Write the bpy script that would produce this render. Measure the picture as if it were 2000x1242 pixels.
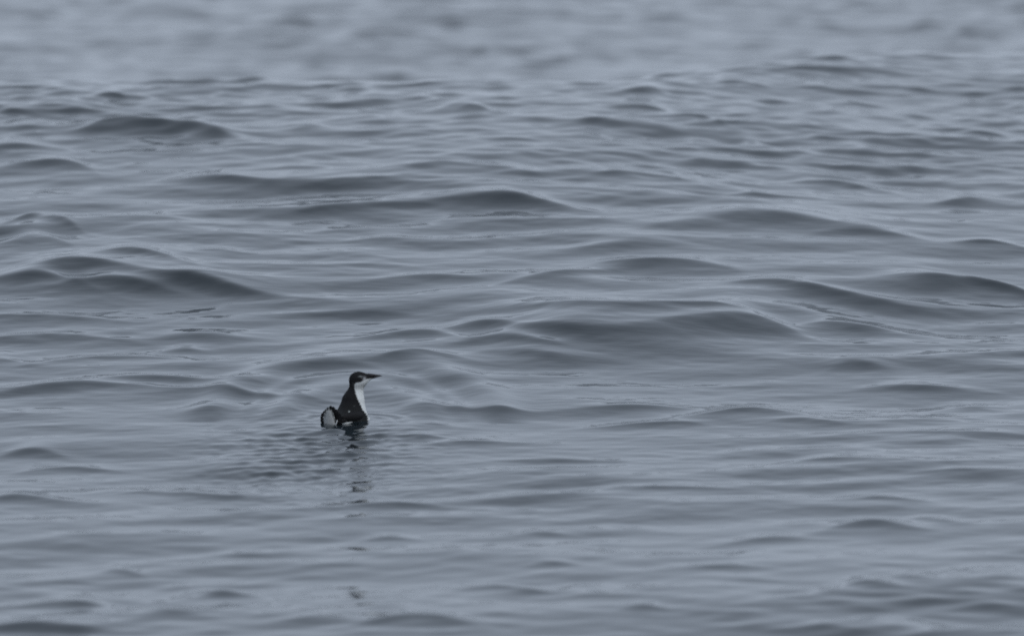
import bpy, math, random
import numpy as np

for o in list(bpy.data.objects):
    bpy.data.objects.remove(o)

# ------------------------------------------------------------------ camera
scene = bpy.context.scene
CAM_H = 2.527
cam_data = bpy.data.cameras.new("camera")
cam = bpy.data.objects.new("camera", cam_data)
scene.collection.objects.link(cam)
cam.location = (0.0, 0.0, CAM_H)
cam.rotation_euler = (math.radians(90.0) - (math.atan(CAM_H / 20.0) - 0.0102), 0.0, 0.0)
cam_data.sensor_width = 36.0
cam_data.lens = 360.0
cam_data.clip_start = 0.5
cam_data.clip_end = 20000.0
cam_data.dof.use_dof = True
cam_data.dof.focus_distance = 21.1
cam_data.dof.aperture_fstop = 6.4
scene.camera = cam

# ------------------------------------------------------------------ overcast sky and soft sun
SUN_EL, SUN_AZ = math.radians(48.0), math.radians(140.0)     # behind the camera, to the right
world = bpy.data.worlds.new("World")
scene.world = world
world.use_nodes = True
nt = world.node_tree
nt.nodes.clear()
out = nt.nodes.new("ShaderNodeOutputWorld")
bg = nt.nodes.new("ShaderNodeBackground")
sky = nt.nodes.new("ShaderNodeTexSky")
sky.sky_type = 'NISHITA'
sky.sun_disc = False
sky.sun_elevation = SUN_EL
sky.sun_rotation = SUN_AZ
sky.air_density = 1.0
sky.dust_density = 4.0
mix = nt.nodes.new("ShaderNodeMix")
mix.data_type = 'RGBA'
mix.inputs[0].default_value = 0.93                             # cloud deck over the clear sky
mix.inputs[7].default_value = (5.6, 6.43, 7.72, 1.0)
nt.links.new(sky.outputs[0], mix.inputs[6])
nt.links.new(mix.outputs[2], bg.inputs[0])
bg.inputs[1].default_value = 0.10
nt.links.new(bg.outputs[0], out.inputs[0])

sun_data = bpy.data.lights.new("sun", 'SUN')
sun_data.energy = 0.8
sun_data.angle = math.radians(40.0)
sun_data.color = (1.0, 0.97, 0.93)
sun = bpy.data.objects.new("sun", sun_data)
scene.collection.objects.link(sun)
# direction towards the sun: azimuth clockwise from +Y
sd = (math.sin(SUN_AZ) * math.cos(SUN_EL), math.cos(SUN_AZ) * math.cos(SUN_EL), math.sin(SUN_EL))
from mathutils import Vector
sun.rotation_euler = Vector(sd).to_track_quat('Z', 'Y').to_euler()

scene.view_settings.view_transform = 'Standard'
scene.view_settings.look = 'None'
scene.view_settings.gamma = 1.0
scene.view_settings.exposure = 0.0
scene.view_settings.use_curve_mapping = False
scene.cycles.use_denoising = False


# ------------------------------------------------------------------ materials
def new_mat(name):
    m = bpy.data.materials.new(name)
    m.use_nodes = True
    return m, m.node_tree, m.node_tree.nodes["Principled BSDF"]


def water_material():
    m, t, b = new_mat("sea_water")
    b.inputs["Base Color"].default_value = (0.012, 0.018, 0.022, 1)
    b.inputs["Roughness"].default_value = 0.04
    b.inputs["IOR"].default_value = 1.333
    tc = t.nodes.new("ShaderNodeTexCoord")
    mp = t.nodes.new("ShaderNodeMapping")
    mp.inputs["Scale"].default_value = (0.45, 1.0, 1.0)
    mp.inputs["Rotation"].default_value = (0, 0, 0.12)
    n = t.nodes.new("ShaderNodeTexNoise")
    n.inputs["Scale"].default_value = 26.0
    n.inputs["Detail"].default_value = 2.5
    bp = t.nodes.new("ShaderNodeBump")
    bp.inputs["Strength"].default_value = 1.0
    bp.inputs["Distance"].default_value = 0.0009
    t.links.new(tc.outputs["Object"], mp.inputs["Vector"])
    t.links.new(mp.outputs["Vector"], n.inputs["Vector"])
    t.links.new(n.outputs[0], bp.inputs["Height"])
    t.links.new(bp.outputs[0], b.inputs["Normal"])
    return m


def plumage_material():
    m, t, b = new_mat("plumage")
    at = t.nodes.new("ShaderNodeAttribute")
    at.attribute_name = "plumage"
    n = t.nodes.new("ShaderNodeTexNoise")
    n.inputs["Scale"].default_value = 260.0
    n.inputs["Detail"].default_value = 3.0
    mr = t.nodes.new("ShaderNodeMapRange")
    mr.inputs[3].default_value = 0.7
    mr.inputs[4].default_value = 1.25
    t.links.new(n.outputs[0], mr.inputs[0])
    mx = t.nodes.new("ShaderNodeMix")
    mx.data_type = 'RGBA'
    mx.blend_type = 'MULTIPLY'
    mx.inputs[0].default_value = 1.0
    t.links.new(at.outputs["Color"], mx.inputs[6])
    t.links.new(mr.outputs[0], mx.inputs[7])
    t.links.new(mx.outputs[2], b.inputs["Base Color"])
    b.inputs["Roughness"].default_value = 0.75
    b.inputs["Specular IOR Level"].default_value = 0.15
    bp = t.nodes.new("ShaderNodeBump")
    bp.inputs["Strength"].default_value = 0.3
    bp.inputs["Distance"].default_value = 0.002
    t.links.new(n.outputs[0], bp.inputs["Height"])
    t.links.new(bp.outputs[0], b.inputs["Normal"])
    return m


def simple_material(name, col, rough, spec=0.3):
    m, t, b = new_mat(name)
    n = t.nodes.new("ShaderNodeTexNoise")
    n.inputs["Scale"].default_value = 180.0
    r = t.nodes.new("ShaderNodeValToRGB")
    r.color_ramp.elements[0].color = tuple(c * 0.75 for c in col) + (1,)
    r.color_ramp.elements[1].color = tuple(min(1, c * 1.2) for c in col) + (1,)
    t.links.new(n.outputs[0], r.inputs[0])
    t.links.new(r.outputs[0], b.inputs["Base Color"])
    b.inputs["Roughness"].default_value = rough
    b.inputs["Specular IOR Level"].default_value = spec
    return m


M_WATER = water_material()
M_PLUM = plumage_material()
M_BLACK = simple_material("black_feather", (0.011, 0.011, 0.012), 0.7, 0.15)
M_COVERT = simple_material("pale_covert", (0.30, 0.31, 0.31), 0.85, 0.1)
M_GREY = simple_material("grey_covert", (0.19, 0.20, 0.20), 0.85, 0.1)
M_WHITE = simple_material("glint_white", (0.72, 0.74, 0.74), 0.85, 0.1)  # white for the painted glint beside the tail
M_BILL = simple_material("bill_horn", (0.012, 0.011, 0.013), 0.45, 0.3)
M_EYE = simple_material("eye_dark", (0.006, 0.005, 0.005), 0.15, 0.5)

# ------------------------------------------------------------------ the sea
BX, BY, BZ = -0.312, 20.0, 0.0          # where the bird sits

# single crests: x, y of the crest, half length, face run, height, skew of the crest line
CRESTS = [
    (0.16, 21.304, 0.208, 0.193, 0.0268, 0.0), (-0.731, 21.82, 0.229, 0.1607, 0.0209, -0.18), (0.515, 21.448, 0.193, 0.1816, 0.0236, 0.0), (0.822, 21.932, 0.164, 0.1433, 0.0187, 0.0),
    (0.59, 22.676, 0.153, 0.0842, 0.0203, 0.0), (0.636, 21.74, 0.102, 0.0567, 0.025, -0.26), (0.446, 21.224, 0.088, 0.0753, 0.0232, 0.0), (0.158, 21.124, 0.119, 0.0588, 0.0155, 0.0),
    (-0.029, 22.844, 0.111, 0.0562, 0.0235, -0.13), (-0.755, 23.964, 0.135, 0.0579, 0.0217, -0.43), (0.921, 21.936, 0.09, 0.0564, 0.0224, -0.34), (0.171, 21.336, 0.108, 0.0396, 0.0175, -0.18),
    (-0.853, 20.42, 0.107, 0.0441, 0.0136, 0.0), (-0.737, 17.34, 0.098, 0.0366, 0.0113, 0.0), (-0.912, 21.852, 0.107, 0.0446, 0.0167, -0.3), (0.472, 20.092, 0.098, 0.036, 0.0143, 0.13),
    (-0.596, 21.656, 0.093, 0.0386, 0.0162, -0.6), (-0.654, 21.104, 0.103, 0.0439, 0.0106, 0.0), (0.32, 22.056, 0.087, 0.049, 0.0162, -0.31), (-0.687, 20.516, 0.092, 0.0412, 0.0127, 0.0),
    (-0.208, 17.34, 0.078, 0.0366, 0.0113, 0.0), (-0.602, 23.156, 0.096, 0.0567, 0.015, -0.14), (-0.226, 18.872, 0.142, 0.0257, 0.0068, 0.0), (-0.891, 18.964, 0.085, 0.0438, 0.0106, 0.0),
    (0.052, 20.872, 0.086, 0.0492, 0.0108, 0.0), (-0.834, 21.672, 0.089, 0.0361, 0.0151, -0.18), (-1.031, 22.296, 0.067, 0.0644, 0.0155, -0.19), (-1.032, 21.736, 0.073, 0.0428, 0.017, -0.24),
    (0.268, 23.332, 0.114, 0.0424, 0.0112, 0.0), (-0.117, 23.352, 0.088, 0.066, 0.0115, 0.0), (-0.352, 22.736, 0.119, 0.0395, 0.0086, 0.32), (-0.263, 21.052, 0.079, 0.0418, 0.0129, 0.0),
    (0.01, 20.992, 0.079, 0.0435, 0.0124, 0.0), (0.212, 22.28, 0.079, 0.0488, 0.0129, 0.31), (0.821, 20.524, 0.092, 0.03, 0.0113, 0.0), (-0.571, 19.048, 0.1, 0.0303, 0.0073, -0.29),
    (0.845, 23.8, 0.098, 0.0469, 0.0113, 0.0), (-0.518, 20.328, 0.099, 0.0313, 0.0068, -0.31), (-0.413, 20.652, 0.074, 0.0383, 0.0101, 0.0), (0.627, 23.644, 0.089, 0.0484, 0.0106, 0.0),
    (0.875, 19.884, 0.082, 0.036, 0.0079, 0.0), (-0.085, 21.18, 0.071, 0.039, 0.0103, 0.0), (-0.33, 21.984, 0.099, 0.0348, 0.0069, 0.0), (1.035, 23.264, 0.07, 0.0465, 0.0143, 0.36),
    (-0.807, 20.816, 0.078, 0.0321, 0.0084, 0.3), (0.662, 19.484, 0.073, 0.0339, 0.0082, 0.14), (0.202, 20.172, 0.083, 0.0288, 0.0076, 0.0), (-0.385, 21.364, 0.088, 0.032, 0.007, 0.0),
    (-0.192, 20.788, 0.07, 0.0325, 0.01, 0.3), (0.142, 21.868, 0.066, 0.0405, 0.0107, 0.91), (1.05, 21.868, 0.049, 0.0404, 0.0142, -1.36), (-1.002, 21.328, 0.096, 0.0298, 0.0059, 0.0),
    (-0.147, 24.5, 0.064, 0.0625, 0.0151, 0.17), (-0.924, 24.068, 0.054, 0.0478, 0.0169, 0.1), (0.376, 23.108, 0.078, 0.0414, 0.0091, 0.0), (0.249, 19.948, 0.075, 0.0288, 0.0076, 0.0),
    (-0.061, 20.18, 0.076, 0.0328, 0.0065, 0.0), (-0.948, 21.076, 0.079, 0.0317, 0.0069, 0.0), (0.745, 21.28, 0.072, 0.0391, 0.0077, 0.0), (-0.508, 17.828, 0.05, 0.029, 0.0109, -0.35),
    (-0.748, 21.988, 0.054, 0.0407, 0.0125, -0.73), (0.727, 20.776, 0.055, 0.0438, 0.0096, 0.0), (0.097, 19.484, 0.088, 0.0258, 0.0051, 0.0), (0.239, 19.104, 0.086, 0.026, 0.0051, 0.0),
    (0.656, 18.62, 0.042, 0.0385, 0.0119, 0.0), (-0.08, 17.768, 0.05, 0.0286, 0.0094, -0.35), (0.683, 18.984, 0.064, 0.0277, 0.0079, 0.0), (-1.106, 23.416, 0.054, 0.0414, 0.0155, -0.71),
    (0.395, 21.344, 0.064, 0.0309, 0.0095, 0.0), (-0.153, 21.812, 0.082, 0.0306, 0.006, -0.0), (0.789, 22.548, 0.068, 0.0401, 0.0088, 0.0), (0.461, 18.428, 0.069, 0.026, 0.0063, 0.36),
    (-0.785, 17.64, 0.05, 0.0257, 0.0085, 0.0), (0.904, 20.308, 0.061, 0.0328, 0.0072, 0.0), (-0.246, 22.332, 0.075, 0.0334, 0.0058, 0.0), (0.65, 20.008, 0.068, 0.0286, 0.0063, 0.0),
    (0.52, 17.348, 0.052, 0.0256, 0.0067, 0.0), (-0.421, 38.236, 0.086, 0.0973, 0.0256, -0.0), (-0.957, 22.512, 0.059, 0.0353, 0.0093, -0.75), (-1.133, 23.72, 0.049, 0.0488, 0.0129, -0.45),
    (-1.076, 22.536, 0.046, 0.0392, 0.0121, 0.95), (-0.951, 19.616, 0.044, 0.0384, 0.0084, 0.0), (1.071, 22.54, 0.055, 0.0282, 0.0118, 0.0), (-0.403, 18.304, 0.055, 0.027, 0.0059, 0.0),
    (0.869, 19.32, 0.058, 0.0285, 0.0063, 0.0), (0.728, 23.48, 0.053, 0.0433, 0.0095, -0.72), (0.637, 17.816, 0.033, 0.0323, 0.0088, 0.0), (-0.587, 17.524, 0.039, 0.0288, 0.0076, -0.35),
    (-1.344, 39.524, 0.089, 0.094, 0.0206, -0.0), (0.648, 39.252, 0.088, 0.0941, 0.0206, -0.0), (-0.044, 19.744, 0.059, 0.0244, 0.0053, 0.0), (0.262, 37.396, 0.098, 0.0641, 0.0169, -0.0),
    (1.089, 24.464, 0.05, 0.0379, 0.0125, -0.24), (0.356, 25.012, 0.042, 0.0536, 0.0118, -0.6), (-1.018, 20.784, 0.047, 0.0288, 0.0076, 0.0), (0.379, 18.06, 0.061, 0.0181, 0.0048, 0.0),
    (0.834, 17.564, 0.04, 0.0273, 0.0066, 0.0), (-0.392, 17.404, 0.033, 0.0313, 0.0069, 0.0), (1.041, 37.5, 0.07, 0.0839, 0.0214, -0.0), (-1.102, 24.636, 0.042, 0.0635, 0.0094, -0.0),
    (0.632, 23.208, 0.048, 0.0304, 0.01, 0.0), (0.056, 18.54, 0.049, 0.0254, 0.005, 0.0), (0.409, 24.404, 0.055, 0.0351, 0.0093, -0.51), (0.202, 23.736, 0.053, 0.0357, 0.0078, -0.23),
    (0.841, 24.028, 0.054, 0.0367, 0.008, 0.0), (-0.428, 22.54, 0.051, 0.0341, 0.006, 0.0), (-0.741, 18.068, 0.041, 0.0241, 0.0064, 0.0), (-0.835, 19.416, 0.044, 0.028, 0.0061, -0.0),
    (0.47, 37.58, 0.085, 0.0578, 0.0178, -0.0), (1.81, 38.932, 0.058, 0.0939, 0.0172, 1.64), (1.519, 37.972, 0.085, 0.0749, 0.0164, -0.0), (-1.818, 39.528, 0.059, 0.0836, 0.0183, -0.0),
    (1.215, 39.192, 0.088, 0.0759, 0.0166, -0.0), (0.301, 24.572, 0.041, 0.0412, 0.0127, -0.81), (0.231, 24.276, 0.046, 0.0475, 0.0087, -0.0), (0.749, 18.716, 0.035, 0.0315, 0.0069, -0.37),
    (-0.62, 22.128, 0.033, 0.0332, 0.0073, 0.0), (-0.12, 19.972, 0.045, 0.0222, 0.0059, 0.0), (-0.791, 22.604, 0.051, 0.03, 0.0052, 0.0), (0.072, 18.1, 0.041, 0.0222, 0.0053, 0.0),
    (-0.308, 36.232, 0.095, 0.0471, 0.0124, 0.85), (-1.175, 24.472, 0.041, 0.0454, 0.01, -0.82), (-0.712, 20.948, 0.039, 0.0281, 0.0061, 0.0), (0.228, 17.556, 0.026, 0.0282, 0.0062, 0.0),
    (-0.875, 38.904, 0.073, 0.0826, 0.0152, -0.0), (0.584, 24.068, 0.036, 0.041, 0.009, -0.0), (-0.149, 19.836, 0.045, 0.0191, 0.005, 0.0), (0.834, 26.064, 0.059, 0.0438, 0.0096, -0.0),
    (0.145, 36.132, 0.081, 0.0535, 0.0117, -0.0), (0.533, 25.36, 0.057, 0.0332, 0.0073, -0.0), (-1.703, 36.24, 0.082, 0.0534, 0.0117, -0.0), (-0.467, 23.372, 0.044, 0.0324, 0.0059, 0.0),
    (-0.092, 24.484, 0.037, 0.0468, 0.0078, -0.27), (-0.564, 24.508, 0.046, 0.0305, 0.0067, -0.0), (-0.213, 18.496, 0.035, 0.0206, 0.0045, 0.0), (-0.782, 25.22, 0.047, 0.0497, 0.01, -0.0),
    (-0.643, 25.216, 0.047, 0.0497, 0.01, -0.0), (0.363, 23.436, 0.031, 0.0334, 0.0073, -1.42), (-0.482, 24.12, 0.041, 0.0312, 0.0057, -0.5), (-0.991, 24.776, 0.028, 0.0325, 0.0083, -0.6),
    (0.716, 17.904, 0.02, 0.0237, 0.0043, 0.0), (1.629, 39.256, 0.044, 0.0573, 0.0146, -0.0), (1.714, 38.092, 0.043, 0.0515, 0.015, -0.0), (-0.665, 36.964, 0.042, 0.0667, 0.0122, -0.0),
    (-0.094, 37.496, 0.042, 0.0604, 0.0111, -0.0), (0.737, 36.848, 0.028, 0.0413, 0.0105, -0.0),
]


def swell(X, Y):
    t = np.clip((X + 0.1) / 1.5, 0, 1)
    t = t * t * (3 - 2 * t)
    yc = 25.0 + 1.4 * t
    top = 0.213 - 0.05 * t
    u = np.clip((Y - 18.9) / (yc - 18.9), 0, 1)
    z = top * (0.5 - 0.5 * np.cos(np.pi * u)) - 0.0166
    d = np.maximum(Y - yc, 0.0)
    fall = (np.sqrt(d * d + 0.16) - 0.4) * 0.17
    return z - 1.08 * np.tanh(fall / 1.08)


def build_sea():
    # rows along the view distance, fine where the water is near enough to show ripples
    rows = [-40.0, -25.0, -14.0, -6.0, 0.0, 4.0, 7.0, 9.5, 11.5, 13.0, 14.0, 14.8, 15.3]
    y = 15.6
    while y < 54.0:
        rows.append(y)
        if y < 18.6: y += 0.0135
        elif y < 19.0: y += 0.0095
        elif y < 20.3: y += 0.0062
        elif y < 24.6: y += 0.0095
        elif y < 27.9: y += 0.0145
        elif y < 35.0: y += 0.10
        else: y += 0.042
    st = 0.06
    while y < 6000.0:
        rows.append(y)
        y += st
        st *= 1.16
    rows = np.array(rows, dtype=np.float64)
    nc = 580
    core = np.linspace(-0.055, 0.055, nc)
    ext = []
    a = 0.055
    st = core[1] - core[0]
    while a < 6.0:
        st *= 1.065
        a += st
        ext.append(a)
    ext = np.array(ext)
    cols = np.concatenate([-ext[::-1], core, ext])
    dcol = np.gradient(cols)
    drow = np.gradient(rows)
    w = np.maximum(rows, 9.5)
    X = (w[:, None] * cols[None, :]).astype(np.float32)
    Y = np.repeat(rows[:, None], len(cols), 1).astype(np.float32)
    cell = np.maximum(w[:, None] * dcol[None, :], drow[:, None] * 0.55).astype(np.float32)

    Z = swell(X, Y).astype(np.float32)
    # chop: many small wave trains, more of them running towards the boat
    rng = np.random.default_rng(11)
    DX = np.zeros_like(Z)
    DY = np.zeros_like(Z)
    ZN = np.zeros_like(Z)
    # shortest, longest wave, number of trains, slope, spread of direction, where it is strong
    bands = [(1.6, 3.6, 14, 0.012, 0.6, 0), (0.6, 1.6, 20, 0.020, 0.6, 0), (0.22, 0.6, 34, 0.035, 0.6, 3),
             (0.13, 0.36, 34, 0.037, 0.30, 1), (0.06, 0.24, 50, 0.036, 1.0, 2), (0.035, 0.08, 26, 0.016, 0.7, 1)]
    far = np.clip((Y - 22.6) / 2.2, 0, 1)
    nearb = np.clip((18.7 - Y) / 1.0, 0, 1)
    gain = [np.float32(1.0), 1.0 - 0.7 * far - 0.7 * nearb, 0.45 + 1.6 * far + 0.9 * np.exp(-((Y - 24.6) / 1.1) ** 2) + 0.9 * nearb + 2.4 * np.clip((Y - 33.0) / 4.0, 0, 1), 0.9 + 0.4 * far + 0.3 * np.clip((Y - 33.0) / 4.0, 0, 1)]
    for lo, hi, n, slope, spread, kind in bands:
        for i in range(n):
            lam = lo * (hi / lo) ** rng.random()
            k = 2 * math.pi / lam
            ang = -math.pi / 2 + 0.25 + rng.normal() * spread
            cx, cy = math.cos(ang), math.sin(ang)
            amp = slope * math.sqrt(2.0 / n) / k
            ph = rng.random() * 6.283
            fade = np.clip((lam / cell - 3.0) / 4.0, 0, 1)
            fade = fade * gain[kind]
            p = (k * cx) * X + (k * cy) * Y + np.float32(ph)
            ZN += amp * fade * np.cos(p)
            s = 1.0 * amp * fade * np.sin(p)
            DX -= cx * s
            DY -= cy * s
    # patches of livelier and calmer water
    g = np.zeros_like(Z)
    for i in range(8):
        lam = rng.uniform(0.9, 3.0)
        ang = rng.random() * 6.283
        g += np.cos(2 * math.pi / lam * (math.cos(ang) * X + math.sin(ang) * Y * 0.6) + rng.random() * 6.28)
    env = 0.88 + 0.22 * np.tanh(g / 2.0)
    rb = np.sqrt((X - BX) ** 2 + (Y - BY) ** 2)
    env = env * (0.45 + 0.55 * np.clip((rb - 0.10) / 0.5, 0, 1))
    Z += ZN * env
    # the larger crests
    Zc = np.zeros_like(Z)
    XW = X.copy(); YW = Y.copy()
    for i in range(14):                       # bend the crest lines a little
        lam = 0.22 * (1.3 / 0.22) ** rng.random()
        a1, a2, p1 = rng.random() * 6.283, rng.random() * 6.283, rng.random() * 6.283
        wv = np.sin(2 * math.pi / lam * (math.cos(a1) * X + math.sin(a1) * Y * 0.5) + np.float32(p1)) * (0.016 * lam)
        XW += 1.6 * wv * math.cos(a2); YW += 1.3 * wv * math.sin(a2)
    for (cx, cy, sx, sg, amp, sk) in CRESTS:
        ry = 7.5 * sg + abs(sk) * 2.5 * sx
        j0, j1 = np.searchsorted(rows, [cy - ry, cy + ry])
        if j1 <= j0: continue
        xs = XW[j0:j1]; ys = YW[j0:j1]
        u = (xs - cx) / sx
        v = ys - cy - sk * (xs - cx) + 0.4 * sg * np.sin(1.7 * u + cx * 9.0) + 0.35 * sg * u * u
        sgv = np.where(v < 0, 0.95 * sg, 1.5 * sg)
        Zc[j0:j1] += amp * np.exp(-0.5 * u * u) * np.exp(0.45 - np.sqrt((v / sgv) ** 2 + 0.2025))
    Z += Zc
    near = np.exp(-(rb / 0.20) ** 4)
    Z = Z * (1.0 - 0.9 * near) + 0.0058 * near
    # rings spreading from the bird and the ruffled water it has just paddled through
    re = np.sqrt((X - BX) ** 2 + ((Y - BY) / 2.7) ** 2)
    back = np.clip((Y - BY) / 0.12, 0.0, 1.0)
    ring = back * (0.011 * np.exp(-((re - 0.150) / 0.040) ** 2) + 0.0035 * np.exp(-((re - 0.215) / 0.018) ** 2)
                   + 0.012 * np.exp(-((re - 0.290) / 0.045) ** 2)) \
        + (1 - back) * (0.0012 * np.exp(-((rb - 0.150) / 0.045) ** 2) + 0.0012 * np.exp(-((rb - 0.24) / 0.03) ** 2))
    lap = 0.0011 * np.sin((rb - 0.02) * 2 * math.pi / 0.036) * np.exp(-((rb - 0.085) / 0.035) ** 2) * (0.35 + 0.65 * np.clip((Y - BY + 0.05) / 0.05, 0, 1))
    Z += (ring + lap).astype(np.float32)
    wx, wy = BX - 0.06, BY - 0.42
    wake = 1.0 * np.exp(-((X - wx) / 0.19) ** 2 - ((Y - wy) / 0.55) ** 2) + 0.9 * np.exp(-((X - BX) / 0.11) ** 2 - ((Y - BY + 0.13) / 0.15) ** 2)
    wake = wake * (0.5 + 0.5 * np.clip((rb - 0.13) / 0.16, 0, 1))
    rr = np.zeros_like(Z)
    for i in range(26):
        lam = 0.026 * (0.10 / 0.026) ** rng.random()
        k = 2 * math.pi / lam
        ang = -math.pi / 2 + rng.normal() * 0.9
        rr += (0.13 / math.sqrt(13.0) / k) * np.cos(k * (math.cos(ang) * X + math.sin(ang) * Y) + rng.random() * 6.28)
    Z += wake * rr * (cell < 0.02)
    X = X + DX * env
    Y = Y + DY * env

    nr, nk = Z.shape
    co = np.empty((nr * nk, 3), dtype=np.float32)
    co[:, 0] = X.ravel(); co[:, 1] = Y.ravel(); co[:, 2] = Z.ravel()
    idx = np.arange(nr * nk, dtype=np.int32).reshape(nr, nk)
    q = np.stack([idx[:-1, :-1], idx[:-1, 1:], idx[1:, 1:], idx[1:, :-1]], -1).reshape(-1, 4)
    me = bpy.data.meshes.new("sea_water")
    me.vertices.add(len(co)); me.vertices.foreach_set("co", co.ravel())
    me.loops.add(q.size); me.loops.foreach_set("vertex_index", q.ravel())
    me.polygons.add(len(q))
    me.polygons.foreach_set("loop_start", np.arange(0, q.size, 4, dtype=np.int32))
    me.polygons.foreach_set("use_smooth", np.ones(len(q), dtype=bool))
    me.update(calc_edges=True)
    me.materials.append(M_WATER)
    o = bpy.data.objects.new("sea_water", me)
    scene.collection.objects.link(o)
    o["kind"] = "structure"
    o["label"] = "calm grey sea with smooth rolling wavelets"
    print("sea", nr, nk, nr * nk)
    return o


build_sea()

# ------------------------------------------------------------------ the seabird
HEAD = math.radians(35.0)                      # heading: away from the boat and to the right
HX, HY = math.sin(HEAD), math.cos(HEAD)
RX, RY = math.cos(HEAD), -math.sin(HEAD)       # the bird's right-hand side
bird = bpy.data.objects.new("seabird", None)
bird.location = (BX, BY, BZ)
bird.empty_display_size = 0.05
scene.collection.objects.link(bird)
bird["label"] = "small black and white seabird floating with upright neck and cocked tail"
bird["category"] = "seabird"


def mesh_object(name, verts, faces, mat, parent, smooth=True):
    me = bpy.data.meshes.new(name)
    me.from_pydata([tuple(v) for v in verts], [], [tuple(f) for f in faces])
    for p in me.polygons:
        p.use_smooth = smooth
    me.update()
    me.materials.append(mat)
    o = bpy.data.objects.new(name, me)
    scene.collection.objects.link(o)
    o.parent = parent
    return o


def surface_nets(fn, lo, hi, h):
    """closed quad surface where fn = 0 (fn in millimetres)"""
    ax = [np.arange(lo[i], hi[i] + h, h) for i in range(3)]
    G = np.meshgrid(*ax, indexing='ij')
    F = fn(*G)
    n = [len(a) - 1 for a in ax]
    cnt = np.zeros(n); acc = [np.zeros(n) for _ in range(3)]
    corners = [(i, j, k) for i in (0, 1) for j in (0, 1) for k in (0, 1)]
    sl = lambda c: F[c[0]:c[0] + n[0], c[1]:c[1] + n[1], c[2]:c[2] + n[2]]
    for a in corners:
        for d in range(3):
            if a[d]: continue
            b = list(a); b[d] = 1
            fa, fb = sl(a), sl(b)
            m = (fa < 0) != (fb < 0)
            t = np.where(m, fa / np.where(m, fa - fb, 1), 0)
            cnt += m
            for e in range(3):
                acc[e] += np.where(m, a[e] + (t if e == d else 0), 0)
    act = cnt > 0
    ids = -np.ones(n, dtype=np.int64)
    ids[act] = np.arange(act.sum())
    I = np.nonzero(act)
    V = np.stack([lo[e] + h * (I[e] + acc[e][act] / cnt[act]) for e in range(3)], -1)
    Q = []
    for d in range(3):
        e, f = (d + 1) % 3, (d + 2) % 3
        s0 = [slice(1, -1)] * 3; s1 = [slice(1, -1)] * 3
        s0[d] = slice(0, -1); s1[d] = slice(1, None)
        A = F[tuple(s0)] < 0; B = F[tuple(s1)] < 0
        for flip in (False, True):
            m = np.nonzero((A & ~B) if not flip else (~A & B))
            base = [m[i] + (0 if i == d else 1) for i in range(3)]
            def cid(oe, of):
                c = list(base); c[e] = c[e] - oe; c[f] = c[f] - of
                return ids[c[0], c[1], c[2]]
            q = np.stack([cid(1, 1), cid(0, 1), cid(0, 0), cid(1, 0)], -1)
            Q.append(q[:, ::-1] if flip else q)
    return V, np.concatenate(Q)


def smin(a, b, k):
    h = np.clip(0.5 + 0.5 * (b - a) / k, 0, 1)
    return b + (a - b) * h - k * h * (1 - h)


def ell(x, y, z, c, r, rot=False):
    x, y, z = x - c[0], y - c[1], z - c[2]
    if rot:
        x, y = x * HX + y * HY, x * RX + y * RY
    k0 = np.sqrt((x / r[0]) ** 2 + (y / r[1]) ** 2 + (z / r[2]) ** 2)
    k1 = np.sqrt((x / r[0] ** 2) ** 2 + (y / r[1] ** 2) ** 2 + (z / r[2] ** 2) ** 2) + 1e-9
    return k0 * (k0 - 1) / k1


def cone(x, y, z, a, ra, b, rb, flat=1.0):
    a = np.array(a, float); b = np.array(b, float); d = b - a
    t = np.clip(((x - a[0]) * d[0] + (y - a[1]) * d[1] + (z - a[2]) * d[2]) / d.dot(d), 0, 1)
    return np.sqrt((x - a[0] - t * d[0]) ** 2 + ((y - a[1] - t * d[1]) / flat) ** 2 + (z - a[2] - t * d[2]) ** 2) - (ra + (rb - ra) * t)


def body_fn(x, y, z):
    f = ell(x, y, z, (9.3, 0, 84), (18.4, 13.4, 17.0))
    f = smin(f, cone(x, y, z, (14, 0, 86.0), 13.0, (36, 0, 91.0), 5.0, 0.8), 5)
    f = smin(f, cone(x, y, z, (5.8, 0, 68), 14.2, (-0.5, 0, 42), 22.0, 0.95), 6)
    f = smin(f, cone(x, y, z, (-0.5, 0, 42), 22.0, (-2.8, -2, 20), 30.3), 4)
    f = smin(f, ell(x, y, z, (-10, -10, -7), (62, 35, 33), True), 9)
    f = smin(f, ell(x, y, z, (-40, -52, 4), (20, 15, 13), True), 10)
    return f


V, Q = surface_nets(body_fn, (-82, -84, -44), (56, 62, 106), 1.4)
x, y, z = V[:, 0], V[:, 1], V[:, 2]
rg = np.random.default_rng(3)
jit = 0.9 * np.sin(z * 1.9 + 2.0 * np.sin(z * 0.7)) + rg.normal(0, 0.35, len(z))
xb = np.interp(z, [-10, 6, 14, 22, 27, 36, 43, 55, 68, 79], [29, 28.5, 27.5, 23.5, 18.5, 15, 11.2, 6.5, 2.6, 2.4]) + jit * np.clip((70 - z) / 20, 0.3, 1)
zl = np.interp(x, [2, 6, 14, 20, 28, 40], [77, 80.5, 81.5, 84.5, 87.2, 88.2])
white = (x > xb) & (z < zl)
smooth01 = lambda a: np.clip(a, 0, 1) ** 2 * (3 - 2 * np.clip(a, 0, 1))
wm = smooth01((x - xb) / 2.0 + 0.5) * smooth01((zl - z) / 1.6 + 0.5)
black = np.array([0.0105, 0.0105, 0.0115])
back = np.array([0.0165, 0.018, 0.0185])
col = black[None] + (back - black)[None] * np.clip((45 - z) / 30, 0, 1)[:, None]
wcol = np.array([0.70, 0.73, 0.73])[None] * np.ones((len(z), 1))
chin_shade = np.exp(-((z - 73) / 6.0) ** 2) * (0.8 + 0.2 * np.sin(x * 1.3))                     # grey band below the cheek, with the chin's shade put into the colour
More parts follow.
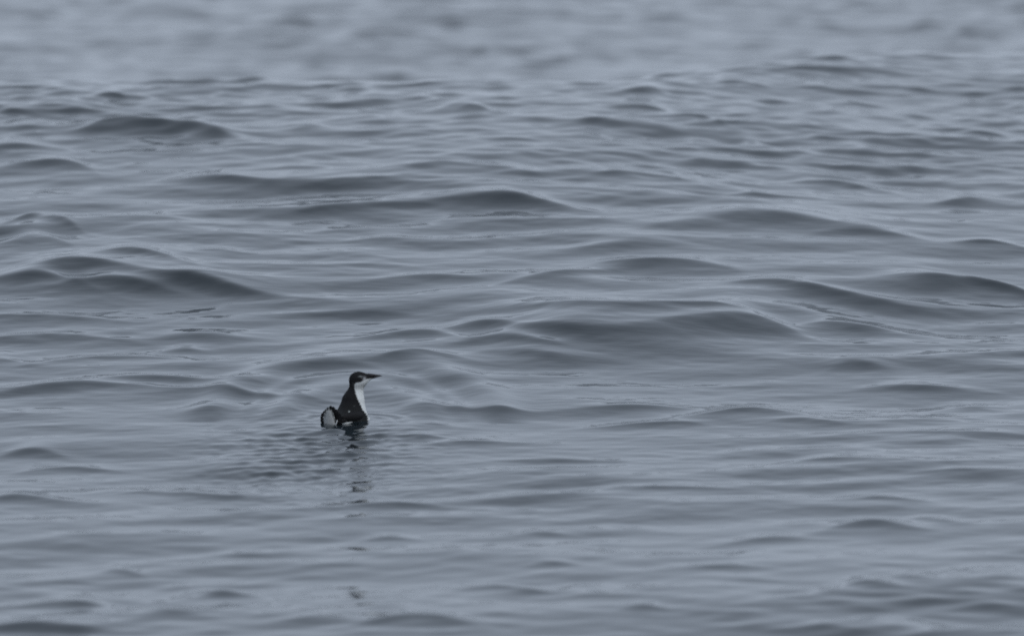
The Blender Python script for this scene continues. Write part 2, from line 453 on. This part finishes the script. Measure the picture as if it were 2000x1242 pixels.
wcol = wcol * (1 - 0.58 * chin_shade)[:, None]
col = col * (1 - wm[:, None]) + wcol * wm[:, None]
lore = np.exp(-((x - 22.0) / 3.0) ** 2 - ((z - 87.0) / 4.0) ** 2)
col = col * (1 - 0.8 * lore[:, None]) + np.array([0.5, 0.51, 0.53]) * 0.8 * lore[:, None]
ring_ = np.exp(-((x - 14.5) / 4.2) ** 2 - ((z - (92.8 - 0.03 * (x - 14) ** 2)) / 1.1) ** 2)
col = col * (1 - 0.9 * ring_[:, None]) + np.array([0.26, 0.28, 0.28]) * 0.9 * ring_[:, None]
smudge = np.exp(-((x + 0.0) / 2.0) ** 2 - ((z - 77) / 4.0) ** 2)
col = col + 0.03 * smudge[:, None]
flank = smooth01((10.0 - 3.0 * ((x + 12) / 11.0) ** 2 - z) / 1.5 + 0.5) * (y < 0) * (np.abs(x + 12) < 14)
flank = np.maximum(flank, smooth01((2 - z) / 3))
col = col * (1 - flank[:, None]) + np.array([0.72, 0.75, 0.74]) * flank[:, None]
speck = np.exp(-((x + 8) / 1.3) ** 2 - ((z - 25.5) / 1.3) ** 2) * (y < 0)
speck = np.maximum(speck, 0.12 * np.exp(-((x - 2) / 1.0) ** 2 - ((z - 36) / 1.0) ** 2) * (y < 0))
col = col * (1 - speck[:, None]) + np.array([0.6, 0.65, 0.63]) * speck[:, None]
body = mesh_object("body", V * 0.001, Q, M_PLUM, bird)
ca = body.data.color_attributes.new("plumage", 'FLOAT_COLOR', 'POINT')
buf = np.ones((len(V), 4), dtype=np.float32)
buf[:, :3] = col
ca.data.foreach_set("color", buf.ravel())


def loft(rings, close=True):
    """rings: list of lists of points (same count)"""
    n = len(rings[0]); vs = [p for r in rings for p in r]; fs = []
    for i in range(len(rings) - 1):
        for j in range(n):
            a, b = i * n + j, i * n + (j + 1) % n
            fs.append((a, b, b + n, a + n))
    fs.append(tuple(range(n))[::-1]); fs.append(tuple(range((len(rings) - 1) * n, len(rings) * n)))
    return vs, fs


def mandible(stations, name, parent):
    rings = []
    for (sx, zt, zb, hw) in stations:
        c, hz = (zt + zb) / 2, (zt - zb) / 2
        rings.append([(sx * 0.001, hw * math.cos(a) * 0.001, (c + hz * math.sin(a)) * 0.001)
                      for a in [k * math.pi / 6 for k in range(12)]])
    v, f = loft(rings)
    return mesh_object(name, v, f, M_BILL, parent)


upper = mandible([(28, 97.6, 90.2, 4.6), (35, 96.9, 90.4, 4.2), (41, 96.0, 90.8, 3.4), (47, 94.9, 91.5, 2.3),
                  (51.5, 94.3, 91.9, 1.6), (55, 93.5, 92.2, 0.9), (57, 92.8, 92.3, 0.3)], "upper_bill", bird)
lower = mandible([(28, 90.0, 86.0, 4.2), (35, 90.2, 86.5, 3.8), (42, 90.8, 87.9, 2.8), (48, 91.4, 89.9, 1.7),
                  (52.5, 91.8, 91.1, 0.8), (55, 92.1, 91.8, 0.2)], "lower_bill", bird)


def ball(name, c, r, mat, parent, sq=(1, 1, 1)):
    rings = []
    for i in range(1, 10):
        a = math.pi * i / 10
        rings.append([(0.001 * (c[0] + r * sq[0] * math.sin(a) * math.cos(b)), 0.001 * (c[1] + r * sq[1] * math.sin(a) * math.sin(b)),
                       0.001 * (c[2] + r * sq[2] * math.cos(a))) for b in [k * math.pi / 8 for k in range(16)]])
    v, f = loft(rings)
    return mesh_object(name, v, f, mat, parent)


for s in (-1, 1):
    ball("eye", (15.2, s * 10.9, 88.3), 2.7, M_EYE, bird, (1, 0.7, 0.95))


def feather(name, base, tip, width, normal, mat, parent, curl=0.0, blunt=0.55):
    """a single vane: a shallow curved blade with a rounded tip, 0.8 mm thick, its shaft a low ridge"""
    b = Vector(base); t = Vector(tip); d = t - b; L = d.length; d.normalize()
    n = Vector(normal); n = (n - d * n.dot(d)).normalized(); s = d.cross(n)
    prof = [(0, .35), (.2, .75), (.45, 1.0), (.7, 1.0), (.85, .86), (.95, .55), (1.0, .16)]
    top, bot = [], []
    rings = []
    for (u, wv) in prof:
        c = b + d * (L * u) + n * (curl * u * u)
        hw = width * 0.5 * wv
        pts = [c - s * hw, c - s * hw * .5 + n * .35, c + n * .7, c + s * hw * .5 + n * .35, c + s * hw,
               c + s * hw * .5 - n * .3, c - n * .3, c - s * hw * .5 - n * .3]
        rings.append([tuple(p * 0.001) for p in pts])
    v, f = loft(rings)
    return mesh_object(name, v, f, mat, parent)


# folded wings lying along the flanks, with the primary tips at the rear
def wing(side):
    def fn(x, y, z):
        cx, cy = -16 + side * 23 * RX, -22 + side * 23 * RY
        xs, ys, zs = x - cx, y - cy, z - 16.5
        a = xs * HX + ys * HY; b = (xs * RX + ys * RY) * side
        b = b + 0.0022 * a * a
        zs = zs + 0.06 * a * 0.5
        k0 = np.sqrt((a / 40) ** 2 + (b / 9) ** 2 + (zs / 10.5) ** 2)
        return (k0 - 1) * 9.0
    V, Q = surface_nets(fn, (-90, -90, -2), (70, 70, 40), 1.8)
    o = mesh_object("wing", V * 0.001, Q, M_BLACK, bird)
    for i in range(3):
        s0, s1 = -34.0, -56.0 - 5 * i
        lat = side * (25 - 1.0 * i)
        b = (-6 + s0 * HX + lat * RX, -8 + s0 * HY + lat * RY, 17 - i)
        t = (-6 + s1 * HX + lat * .95 * RX, -8 + s1 * HY + lat * .95 * RY, 13 - 1.6 * i)
        feather("primary_feather", b, t, 8.0, (side * RX, side * RY, 0.5), M_BLACK, o)
    return o


wing(1)
wing(-1)

# cocked tail: a short fan of black feathers, pale coverts filling its underside
TX, TY, TZ = -41.5, -58.0, 2.0
tail = mesh_object("tail", *loft([[(0.001 * (TX + r * math.cos(a) * RX + 4 * HX * math.sin(a)), 0.001 * (TY + r * math.cos(a) * RY + 4 * HY * math.sin(a)), 0.001 * (TZ + zz))
                                   for a in [k * math.pi / 6 for k in range(12)]] for r, zz in ((3, -8), (6, -2), (7, 6), (5, 14), (2, 18))]), M_BLACK, bird)
fan = [(-82, 23), (-70, 26), (-58, 28.5), (-46, 31), (-34, 32), (-23, 33.5), (-12, 36), (-1, 39), (9, 38), (19, 35), (30, 33),
       (41, 33), (53, 31), (66, 29), (80, 26)]
for i, (ang, L) in enumerate(fan):
    a = math.radians(ang); off = 0.5 * (i % 2)
    tip = (TX + L * math.sin(a) * RX * 1.05 - 2 * HX, TY + L * math.sin(a) * RY * 1.05 - 2 * HY, TZ + L * math.cos(a))
    base = (TX + 3 * math.sin(a) * RX + off * HX, TY + 3 * math.sin(a) * RY + off * HY, TZ + 2)
    feather("tail_feather", base, tip, 12.5, (HX, HY, 0.1), M_BLACK, tail, -1.0)


def covert_fn(x, y, z):
    xs, ys = x - TX + 8.5 * HX, y - TY + 8.5 * HY
    a = (xs * HX + ys * HY) / 0.42
    b = xs * RX + ys * RY - 1.0
    t = np.clip((z - 6.0) / 27.0, 0, 1)
    r = 12.6 * (1 - t) ** 0.66 + 1.0
    return np.sqrt(a * a + (b + 2.5 * t) ** 2 + (z - 6.0 - t * 27.0) ** 2) - r


V, Q = surface_nets(covert_fn, (-75, -90, -16), (0, -30, 44), 1.3)
V[:, :2] += (0.35 * np.sin((V[:, 0] * RX + V[:, 1] * RY) * 1.7 + 0.12 * V[:, 2]))[:, None] * np.array([-HX, -HY])[None]
coverts = mesh_object("undertail_coverts", V * 0.001, Q, M_COVERT, tail)
coverts["label"] = "pale grey undertail patch framed by black tail feathers"
for i, (ang, L) in enumerate([(-58, 17), (-42, 21), (-27, 26), (-13, 30), (-2, 33.5), (9, 31), (21, 27), (35, 22), (50, 19)]):
    a = math.radians(ang)
    base = (TX + 1 * RX + 2 * math.sin(a) * RX - 9 * HX, TY + 1 * RY + 2 * math.sin(a) * RY - 9 * HY, TZ + 3)
    tip = (TX + (L * math.sin(a) - 1) * RX - 7 * HX, TY + (L * math.sin(a) - 1) * RY - 7 * HY, TZ + L * math.cos(a) + 1)
    feather("covert_feather", base, tip, 7.0, (-HX, -HY, 0.1), M_COVERT if i % 2 else M_GREY, tail, 1.0)
feather("wet_edge_glint", (TX + 15 * RX - 9 * HX, TY + 15 * RY - 9 * HY, 3), (TX + 20 * RX - 9 * HX, TY + 20 * RY - 9 * HY, 15), 2.6, (-HX, -HY, 0.2), M_WHITE, tail)  # thin white blade standing in for the reflection on the wet edge
